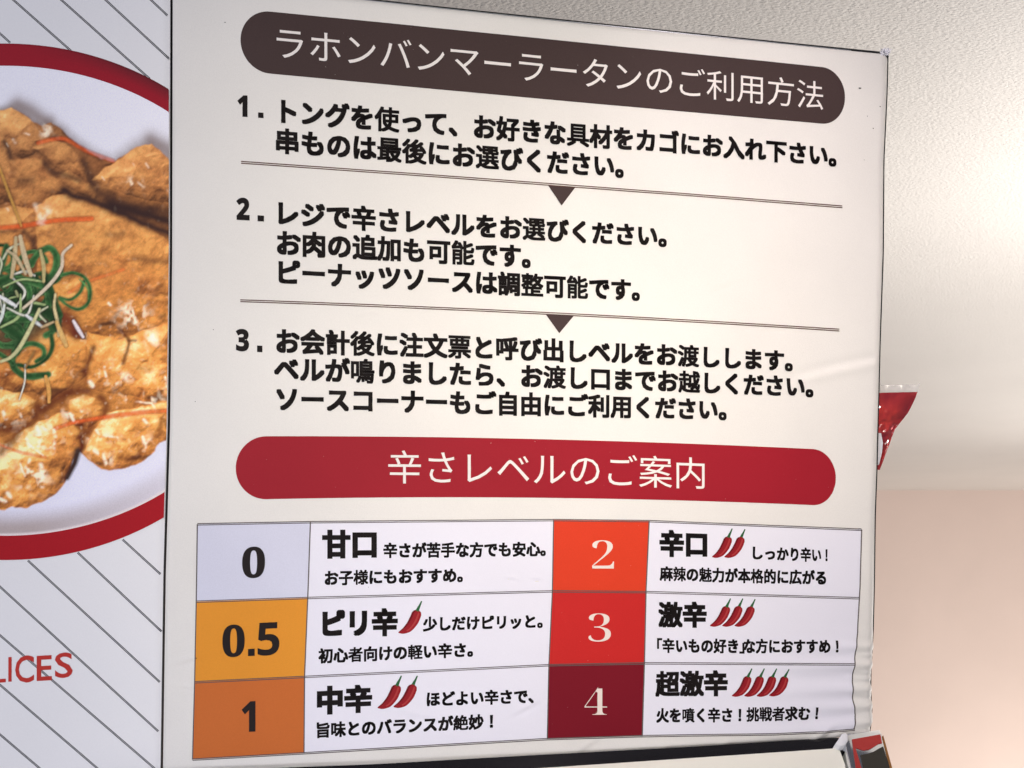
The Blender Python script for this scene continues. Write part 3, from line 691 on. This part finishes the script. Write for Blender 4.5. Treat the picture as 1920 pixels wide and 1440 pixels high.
B2, B3 = 0.062, 0.047
TEXTS = {
    (0, 1): [('甘口', [(0, 604, 1041, 54), (2, 710, 1040, 53)], B2), ('辛さが苦手な方でも安心。', [(0, 718, 1043, 29), (6, 880, 1042, 29), (11, 1013, 1040, 28)], B3), ('お子様にもおすすめ。', [(0, 607, 1095, 29), (9, 857, 1089, 28)], B3)],
    (1, 1): [('ピリ辛', [(0, 598, 1189, 52), (3, 746, 1186, 52)], B2), ('少しだけピリッと。', [(0, 793, 1181, 28), (8, 1007, 1175, 27)], B3), ('初心者向けの軽い辛さ。', [(0, 597, 1241, 29), (10, 876, 1229, 28)], B3)],
    (2, 1): [('中辛', [(0, 592, 1334, 53), (2, 698, 1329, 52)], B2), ('ほどよい辛さで、', [(0, 798, 1322, 29), (7, 990, 1316, 28)], B3), ('旨味とのバランスが絶妙！', [(0, 591, 1381, 30), (11, 907, 1364, 29)], B3)],
    (0, 3): [('辛口', [(0, 1236, 1038, 51), (2, 1329, 1039, 48)], B2), ('しっかり辛い！', [(0, 1406, 1046, 26), (4, 1500, 1050, 27), (6, 1540, 1051, 27)], B3), ('麻辣の魅力が本格的に広がる', [(0, 1237, 1086, 28), (6, 1383, 1090, 28), (13, 1551, 1094, 28)], B3)],
    (1, 3): [('激辛', [(0, 1234, 1171, 49), (2, 1325, 1171, 48)], B2), ('「辛いもの好き」', [(0, 1217, 1221, 28), (7, 1386, 1222, 28)], B3), ('な方におすすめ！', [(0, 1393, 1222, 28), (7, 1556, 1222, 27)], B3)],
    (2, 3): [('超激辛', [(0, 1229, 1301, 49), (3, 1364, 1299, 48)], B2), ('火を噴く辛さ！', [(0, 1230, 1352, 28), (6, 1374, 1351, 28)], B3), ('挑戦者求む！', [(0, 1398, 1350, 28), (5, 1517, 1347, 27)], B3)],
}
CHILI = {
    (1, 1): [((747, 1187), (790, 1128))], (2, 1): [((708, 1328), (752, 1268)), ((738, 1326), (782, 1268))], (0, 3): [((1335, 1045), (1372, 992)), ((1358, 1045), (1396, 993))],
    (1, 3): [((1331, 1174), (1369, 1123)), ((1354, 1174), (1392, 1123)), ((1377, 1174), (1415, 1124))],
    (2, 3): [((1371, 1305), (1408, 1254)), ((1394, 1305), (1431, 1254)), ((1417, 1305), (1454, 1254)), ((1440, 1304), (1477, 1255))],
}
CHILI_MATS = [print_material('chili_red_ink', (0.30, 0.016, 0.022), 0.4, 0.15), print_material('chili_dark_ink', (0.16, 0.010, 0.014), 0.4, 0.15), print_material('chili_light_ink', (0.42, 0.045, 0.045), 0.4, 0.1), print_material('chili_stem_ink', (0.035, 0.13, 0.05), 0.4, 0.2)]
def chili(tip, top, parent):
    sx = (top[0] - tip[0]) / 43.0; sy = (tip[1] - top[1]) / 59.0
    def at(p): return np.stack([tip[0] + p[:, 0] * sx, tip[1] + p[:, 1] * sy], -1)
    c = smooth_line([(0, -1), (10, -4), (20, -11), (28.5, -23), (34, -36), (36, -43)], 5)
    u = np.linspace(0, 1, len(c)); w = 2 * np.interp(u, [0, 0.12, 0.35, 0.6, 0.8, 0.93, 1.0], [0.9, 4.0, 7.9, 9.5, 9.2, 7.0, 3.2]) * 0.5 * (sx + sy)
    a, b = ribbon_pts(at(c), w)
    cols = [a + (b - a) * k for k in (0, 0.22, 0.4, 0.58, 0.78, 1.0)]; n = len(a)
    v = np.concatenate(cols); F_, M_ = [], []
    for k, mi in enumerate((0, 2, 0, 0, 1)):
        for i in range(n - 1):
            mm = mi if not (mi == 2 and not (0.25 < u[i] < 0.85)) else 0
            F_.append((k * n + i, k * n + i + 1, (k + 1) * n + i + 1, (k + 1) * n + i)); M_.append(mm)
    st = smooth_line([(35, -41), (37.5, -47), (40, -52), (43.5, -60)], 4); a, b = ribbon_pts(at(st), np.linspace(6.5, 2.4, len(st)) * 0.5 * (sx + sy))
    n0 = len(v); m = len(a); v = np.concatenate([v, a, b])
    for i in range(m - 1): F_.append((n0 + i, n0 + i + 1, n0 + m + i + 1, n0 + m + i)); M_.append(3)
    P = on_board(v[:, 0], v[:, 1], LAY2); F_ = [facing([f], P)[0] for f in F_]
    return attach(link('chili_icon', P, F_, CHILI_MATS, mat_idx=M_), parent)
for r in range(3):
    for c in (1, 3):
        dcell = patch('description_cell', cell_uv(r, c), M_CELL, board, LAY1, 90, 50)
        tx = TEXTS[(r, c)]
        letters('heading_text', [text_line(*tx[0][:2], tx[0][2])], M_BLACK, dcell, LAY2)
        letters('description_text', [text_line(a, k, b) for a, k, b in tx[1:]], M_BLACK, dcell, LAY2)
        for tip, top in CHILI.get((r, c), []): chili(tip, top, dcell)
grid_lines = []
for r in range(4):
    x = np.linspace(COLX[r][0], COLX[r][4], 140); y = row_y(r, x)
    grid_lines += [(np.stack([x, y - 1.2], -1), 1.5), (np.stack([x, y + 1.6], -1), 1.5)]
for c in range(5):
    y = np.linspace(COLY[0][c], COLY[3][c], 110); grid_lines.append((np.stack([edge_x(c, y), y], -1), 2.2))
ribbons('table_lines', grid_lines, M_LINE, board, LAY2)

# specks of dirt on the film
sp = []
for x, y, a, b in [(1612, 165.5, 5, 2), (1650, 200, 2, 2), (1637, 241, 2, 2), (1612, 90, 2.4, 2), (422, 42, 3, 1.2), (691, 1101, 2, 2), (400, 618, 1.6, 1.6), (366, 753, 1.4, 1.4), (368, 1234, 2.4, 1.6), (1626, 218, 1.4, 1.4), (1620, 300, 1.2, 1.2)]:
    if y < top_y(x) + 3: continue
    sp.append((np.array([(x - a / 2, y - b / 2), (x + a / 2, y - b / 3), (x + a / 2.4, y + b / 2), (x - a / 3, y + b / 2)]), [(0, 1, 2, 3)]))
for q in sp: letters('dirt_speck', [q], M_BLACK, film, LAY1)

# ---------------------------------------------------------------- the poster of the dish, left of the board
poster = thing('dish_poster', 'printed poster of crisp fried batter slices topped with scallion on a red rimmed white plate', 'poster', tuple(on_plane(np.array(150.), np.array(1440.))))
XMIN = -620.0
def poster_uv(s, t):
    y = -110 + t * 1650
    xr = np.interp(y, YL, XL) - 4.6
    return XMIN + s * (xr - XMIN), y
nu, nv = 120, 160
s, t = np.meshgrid(np.linspace(0, 1, nu), np.linspace(0, 1, nv)); px, py = poster_uv(s, t)
P = (on_poster(px, py) - NRM * (0.002 * np.clip(1 - (np.interp(py, YL, XL) - 4.6 - px) / 4, 0, 1) ** 2)[..., None]).reshape(-1, 3)
attach(link('printed_film', P, facing(grid_faces(nu, nv), P), M_PAPER), poster)
yy = np.linspace(-110, 1540, 40)
body_box('backing_board', [(XMIN, -110)] + [(float(np.interp(y, YL, XL)) - 3.4, y) for y in yy] + [(XMIN, 1540)], -0.0035, 0.03, M_BOARD, poster)

# diagonal double lines
STR = [((-30, 36), (20, 81)), ((25, 0), (135, 97)), ((115, 0), (292, 158)), ((198, 0), (320, 113)), ((283, 0), (320, 35)),
       ((261, 1040), (307, 1082)), ((150, 1040), (305, 1186)), ((48, 1047), (303, 1282)), ((0, 1100), (301, 1375)), ((0, 1191), (289, 1440)), ((0, 1284), (182, 1440)), ((0, 1377), (74, 1440))]
def clip_line(a, b, i):
    a = np.array(a, float); b = np.array(b, float); d = (b - a) / np.hypot(*(b - a)); out = []
    for k in np.arange(-420, 760, 6.0):
        p = a + d * k
        e = math.hypot((p[0] - 10) / 539, (p[1] - 566) / 483)
        if p[0] > np.interp(p[1], YL, XL) - 6 or p[0] < XMIN + 2 or p[1] < -105 or p[1] > 1535 or e < 1.0: continue
        if i < 5 and p[1] > 566 or i >= 5 and p[1] < 566: continue
        out.append(p)
    return np.array(out)
M_STRIPE = print_material('grey_stripe_ink', (0.05, 0.05, 0.055), 0.45, 0.2, 0.05)
for i, (a, b) in enumerate(STR):
    q = clip_line(a, b, i)
    if len(q) > 2:
        d = (q[-1] - q[0]) / np.hypot(*(q[-1] - q[0])); n = np.array([-d[1], d[0]])
        ribbons('stripe', [(q + n * 1.15, 1.5), (q - n * 1.15, 1.5)], M_STRIPE, poster, LAY1, on_poster)

# plate rim: a printed red ring, darker where the picture shows it in shade
def rim_uv(s, t):
    a = s * 2 * np.pi
    ox, oy = 10 + 540 * np.cos(a), 566 + 484 * np.sin(a); ix, iy = 10 + 514 * np.cos(a), 564 + 440.5 * np.sin(a)
    return ix + (ox - ix) * t, iy + (oy - iy) * t
def coloured_print(name, verts, faces, cols, parent, off):
    me = link(name, verts, faces, M_PHOTO)
    at = me.data.color_attributes.new('print', 'FLOAT_COLOR', 'POINT')
    at.data.foreach_set('color', np.concatenate([cols, np.ones((len(cols), 1))], 1).astype(np.float32).ravel())
    return attach(me, parent)
M_PHOTO, nt, b = material('dish_photo_print', (0.8, 0.8, 0.8), 0.5, 0.08)
at = node(nt, 'ShaderNodeAttribute', attribute_name='print'); g = node(nt, 'ShaderNodeNewGeometry')
fine = node(nt, 'ShaderNodeTexNoise', Scale=900.0, Detail=2.0); nt.links.new(g.outputs['Position'], fine.inputs['Vector'])
mr = node(nt, 'ShaderNodeMapRange'); nt.links.new(fine.outputs['Fac'], mr.inputs['Value']); mr.inputs['To Min'].default_value = 0.86; mr.inputs['To Max'].default_value = 1.14
mul = node(nt, 'ShaderNodeVectorMath', operation='SCALE'); nt.links.new(at.outputs['Color'], mul.inputs[0]); nt.links.new(mr.outputs['Result'], mul.inputs['Scale'])
nt.links.new(mul.outputs['Vector'], b.inputs['Base Color'])
bp = node(nt, 'ShaderNodeBump', Strength=0.1, Distance=0.001); nt.links.new(fine.outputs['Fac'], bp.inputs['Height']); nt.links.new(bp.outputs['Normal'], b.inputs['Normal'])

def board_clip(px): return np.minimum(px, 1e9)
nu, nv = 720, 15
s, t = np.meshgrid(np.linspace(0, 1, nu), np.linspace(0, 1, nv)); px, py = rim_uv(s, t)
up = np.clip((566 - py) / 300, 0, 1)
top_tone = np.clip(t * 1.6 - 0.55, 0, 1) * up * np.clip((px - 40) / 200, 0, 1)
wine = srgb(164, 24, 34) * (1 - up)[..., None] + srgb(150, 28, 42) * up[..., None]
rc = wine * (1 - top_tone * 0.75)[..., None] + srgb(84, 34, 40) * (top_tone * 0.75)[..., None]
rc = rc * (1 - 0.25 * np.exp(-((t - 0.98) / 0.05) ** 2) * up)[..., None]
lim = np.interp(py, YL, XL) - 6.5
okv = ((px < lim) & (px > XMIN + 2)).ravel(); px = np.clip(px, XMIN + 2, lim)
P = on_poster(px, py, LAY2).reshape(-1, 3); F_ = facing(grid_faces(nu, nv), P)
F_ = [f for f in F_ if okv[list(f)].any()]
used = sorted({i for f in F_ for i in f}); mp = {k: i for i, k in enumerate(used)}
coloured_print('plate_rim', P[used], [tuple(mp[i] for i in f) for f in F_], rc.reshape(-1, 3)[used] * 1.15, poster, 0)

xs = np.concatenate([np.arange(-184, 0, 4.0), np.arange(0, 300, 1.5)]); ysx = np.arange(116, 1012, 1.5)
u = np.linspace(0, 1, 400)
def dish_grid():
    n = 300
    # columns follow the poster's right edge so that the print ends on it cleanly
    s = np.concatenate([np.linspace(0, 0.62, 90)[:-1], np.linspace(0.62, 1, 212)])
    S_, Y_ = np.meshgrid(s, ysx)
    lim = np.interp(Y_, YL, XL) - 6.2
    return -514 + S_ * (lim + 514), Y_
px, py = dish_grid()
# paint on an even raster, then sample it at the grid points
rx = np.arange(-516, 325, 1.5); ry = np.arange(112, 1016, 1.5); RX, RY = np.meshgrid(rx, ry); pic = paint_dish(RX, RY)
fx = np.clip((px - rx[0]) / 1.5, 0, len(rx) - 1.001); fy = np.clip((py - ry[0]) / 1.5, 0, len(ry) - 1.001)
ix = fx.astype(int); iy = fy.astype(int); ax = (fx - ix)[..., None]; ay = (fy - iy)[..., None]
dc = (pic[iy, ix] * (1 - ax) + pic[iy, ix + 1] * ax) * (1 - ay) + (pic[iy + 1, ix] * (1 - ax) + pic[iy + 1, ix + 1] * ax) * ay
P = on_poster(px, py, LAY1).reshape(-1, 3); nu = px.shape[1]; nv = px.shape[0]
okv = (np.hypot((px - 10) / 519.0, (py - 564) / 445.0) < 1).ravel()
F_ = [f for f in facing(grid_faces(nu, nv), P) if okv[list(f)].all()]
used = sorted({i for f in F_ for i in f}); mp = {k: i for i, k in enumerate(used)}
coloured_print('dish_picture', P[used], [tuple(mp[i] for i in f) for f in F_], dc.reshape(-1, 3)[used] * DISH_GAIN, poster, 0)

PINK = print_material('coral_ink', (0.54, 0.045, 0.036), 0.45, 0.12)
letters('dish_lettering', [text_box('L', (-18, 1238, 11, 1280), 0.012, -0.06), text_box('I', (15.8, 1232, 22.0, 1278), 0.0, -0.06), text_box('C', (28.5, 1229, 64, 1280), 0.014, -0.06), text_box('E', (69, 1229, 97.5, 1276), 0.014, -0.06), text_box('S', (103, 1223.5, 136.5, 1271), 0.014, -0.06)], PINK, poster, LAY2, on_poster)

# ---------------------------------------------------------------- the chrome edged cabinet under the board
def front(px, py, off=0.0):
    """front of the cabinet: leans out towards the room below the board"""
    return on_plane(px, py, CAB_C, CAB_N) + CAB_N * off
CAB_C = on_plane(np.array(1300.), np.array(1400.)) + NRM * 0.004
CAB_N = NRM * math.cos(0.78) + V(0, 0, 1) * math.sin(0.78); CAB_N /= np.linalg.norm(CAB_N)
def solid(name, outline, off, depth, mats, parent, bevel=0.0, segs=3):
    o = np.array(outline, float); n = len(o)
    A = front(o[:, 0], o[:, 1], off); Bk = A - CAB_N * depth
    f = [tuple(range(n)), tuple(range(2 * n - 1, n - 1, -1))] + [(i, i + n, (i + 1) % n + n, (i + 1) % n) for i in range(n)]
    me = link(name, np.concatenate([A, Bk]), f, mats, smooth=bevel > 0)
    bm = bmesh.new(); bm.from_mesh(me.data); bmesh.ops.recalc_face_normals(bm, faces=bm.faces[:])
    if bevel: bmesh.ops.bevel(bm, geom=bm.edges[:], offset=bevel, segments=segs, affect='EDGES', profile=0.5)
    bm.to_mesh(me.data); bm.free()
    if bevel: me.data.polygons.foreach_set('use_smooth', np.ones(len(me.data.polygons), bool))
    return attach(me, parent)
case = thing('display_cabinet', 'cabinet top with cream face, glossy black rail and chrome corner post below the board', 'cabinet', tuple(front(np.array(1300.), np.array(1560.))))
M_GLOSS, nt, b = material('glossy_black_rail', (0.010, 0.009, 0.011), 0.12, 0.6)
M_CREAM = print_material('cream_laminate', (0.92, 0.90, 0.80), 0.35, 0.02, 0.04)
M_CHROME, nt, b = material('chrome', (0.72, 0.73, 0.75), 0.10, 0.5, metal=1.0)
M_POSTRED = print_material('red_reflection_paint', (0.42, 0.035, 0.030), 0.18, 0.08, 0.02, spec=0.5)  # colour of the red mirrored in the chrome post
M_CAP, _, _ = material('white_plastic_cap', (0.8, 0.8, 0.83), 0.3)
solid('black_rail', [(200, 1452), (700, 1433), (1000, 1416), (1300, 1400), (1470, 1389), (1560, 1383), (1592, 1384), (1578, 1400), (1562, 1407), (1060, 1441), (700, 1464), (200, 1496)], 0.0, 0.03, M_GLOSS, case)
solid('face_panel', [(200, 1493), (700, 1463.5), (1060, 1440.5), (1562, 1406.5), (1573, 1411), (1582, 1436), (1600, 1540), (200, 1640)], 0.004, 0.03, M_CREAM, case, 0.0006)
solid('chrome_post', [(1574, 1390), (1586, 1386), (1642, 1378), (1647, 1388), (1658, 1432), (1690, 1560), (1606, 1570), (1587, 1446), (1579, 1414)], 0.012, 0.03, M_CHROME, case, 0.0022, 4)
solid('corner_cap', [(1559, 1406), (1564, 1399), (1571, 1388), (1578, 1386), (1582, 1390), (1582, 1402), (1577, 1409), (1569, 1410)], 0.0135, 0.012, M_CAP, case, 0.0012, 3)
solid('painted_red_reflection', [(1590, 1398), (1643, 1388.5), (1646, 1405), (1640, 1406), (1632, 1411), (1622, 1417), (1612, 1418), (1602, 1415), (1596, 1413), (1603, 1436), (1612, 1470), (1600, 1470), (1594, 1430)], 0.0128, 0.002, M_POSTRED, case)  # red reflection in the chrome, put in as a coloured piece
solid('painted_dark_reflection', [(1606, 1427), (1618, 1425), (1630, 1421), (1640, 1415), (1648, 1411), (1657, 1440), (1680, 1530), (1630, 1536), (1612, 1455)], 0.0128, 0.002, material('dark_reflection_paint', (0.05, 0.045, 0.035), 0.12, 0.5)[0], case)  # smoky reflection low on the post, put in as a dark piece
solid('copper_edge', [(1646.5, 1392), (1648.5, 1390), (1662, 1440), (1690, 1545), (1684, 1545), (1658, 1440)], 0.0124, 0.004, material('copper_trim', (0.45, 0.20, 0.06), 0.3, metal=0.6)[0], case)

# ---------------------------------------------------------------- the red film packet behind the board
PK_C = on_plane(np.array(1650.), np.array(800.)) + V(0, 0.05, 0)
def behind(px, py, off=0.0):
    q = np.asarray(off) / PK_C[1]                                # keep the outline at its image pixels while the film bulges
    return on_plane(CX + (px - CX) * (1 - q), CY + (py - CY) * (1 - q), PK_C, V(0, -1, 0)) + V(0, -1, 0) * np.asarray(off)[..., None]
packet = thing('red_packet', 'crumpled translucent red film packet poking out behind the right edge of the cream board', 'packet', tuple(behind(np.array(1640.), np.array(880.), 0.0)))
PR_Y = [735, 745, 760, 775, 790, 805, 818, 835, 850, 865, 880]; PR_X = [1720, 1717, 1710, 1702, 1690, 1678, 1673, 1667, 1661, 1656, 1650]
n1, n2 = 40, 70
s, t = np.meshgrid(np.linspace(0, 1, n1), np.linspace(0, 1, n2))
y = 735 + t * 146 + (1 - t) * (1 - s) * 3.0
xr = np.interp(y, PR_Y, PR_X); xl = np.interp(y, [735, 880], [1560, 1600]); x = xl + s * (xr - xl)
bul = np.sin(np.pi * np.clip(s, 0.02, 0.98)) ** 0.6
cr = np.abs(2 * fbm(x + 0.5 * y, y * 0.8, 34, 401, 3) - 1) - 0.3 + 0.5 * (fbm(x - 0.8 * y, y, 16, 411, 2) - 0.5)
front_h = 0.004 + 0.020 * bul * np.sin(np.pi * np.clip(0.1 + t * 0.85, 0, 1)) + 0.016 * cr * np.clip(t * 2, 0.25, 1) * (s < 0.995)
Pf = behind(x, y, front_h).reshape(-1, 3); Pb = behind(x, y, -0.4 * front_h).reshape(-1, 3)
gf = grid_faces(n1, n2)
m, nt, b = material('red_cellophane', (0.50, 0.030, 0.040), 0.14, 0.7, coat=0.6)
g = node(nt, 'ShaderNodeNewGeometry'); nz = node(nt, 'ShaderNodeTexNoise', Scale=22.0, Detail=2.0, Distortion=0.8); nt.links.new(g.outputs['Position'], nz.inputs['Vector'])
rp = node(nt, 'ShaderNodeValToRGB'); nt.links.new(nz.outputs['Fac'], rp.inputs['Fac'])
rp.color_ramp.elements[0].position = 0.35; rp.color_ramp.elements[0].color = (0.24, 0.016, 0.030, 1); rp.color_ramp.elements[1].position = 0.66; rp.color_ramp.elements[1].color = (0.66, 0.055, 0.045, 1)
nt.links.new(rp.outputs['Color'], b.inputs['Base Color']); b.inputs['Transmission Weight'].default_value = 0.15
attach(link('film_body', np.concatenate([Pf, Pb]), [tuple(reversed(f)) for f in gf] + [tuple(i + len(Pf) for i in f) for f in gf], m), packet)
s, t = np.meshgrid(np.linspace(0, 1, 30), np.linspace(0, 1, 6)); x = 1560 + s * (1721 + 4 * (1 - t) - 1560); y = 721 + t * 15 + (1 - s) * 3 - 2.5 * np.clip((s - 0.96) / 0.04, 0, 1) * (1 - t)
Ps = behind(x, y, 0.004 + 0.0012 * np.sin(s * 40) * (1 - t)).reshape(-1, 3)
m, nt, b = material('clear_film_seal', (0.86, 0.84, 0.82), 0.25, 0.5); b.inputs['Transmission Weight'].default_value = 0.55; b.inputs['Alpha'].default_value = 0.75
attach(link('clear_seal', np.concatenate([Ps, Ps + V(0, 0.001, 0)]), [tuple(reversed(f)) for f in grid_faces(30, 6)] + [tuple(i + len(Ps) for i in f) for f in grid_faces(30, 6)], m), packet)
y = np.linspace(812, 872, 14); w = 7 * np.sin(np.linspace(0.15, np.pi, 14)) ** 0.7
xl_ = np.interp(y, [735, 880], [1648, 1640]); a = np.stack([xl_, y], -1); bb = np.stack([np.interp(y, [812, 830, 850, 872], [1652, 1655.5, 1653.5, 1648]), y], -1)
Pw = np.concatenate([behind(a[:, 0], a[:, 1], np.full(14, 0.034)), behind(bb[:, 0], bb[:, 1], np.full(14, 0.030))])
attach(link('white_print', Pw, [(i, i + 14, i + 15, i + 1) for i in range(13)], M_CAP), packet)
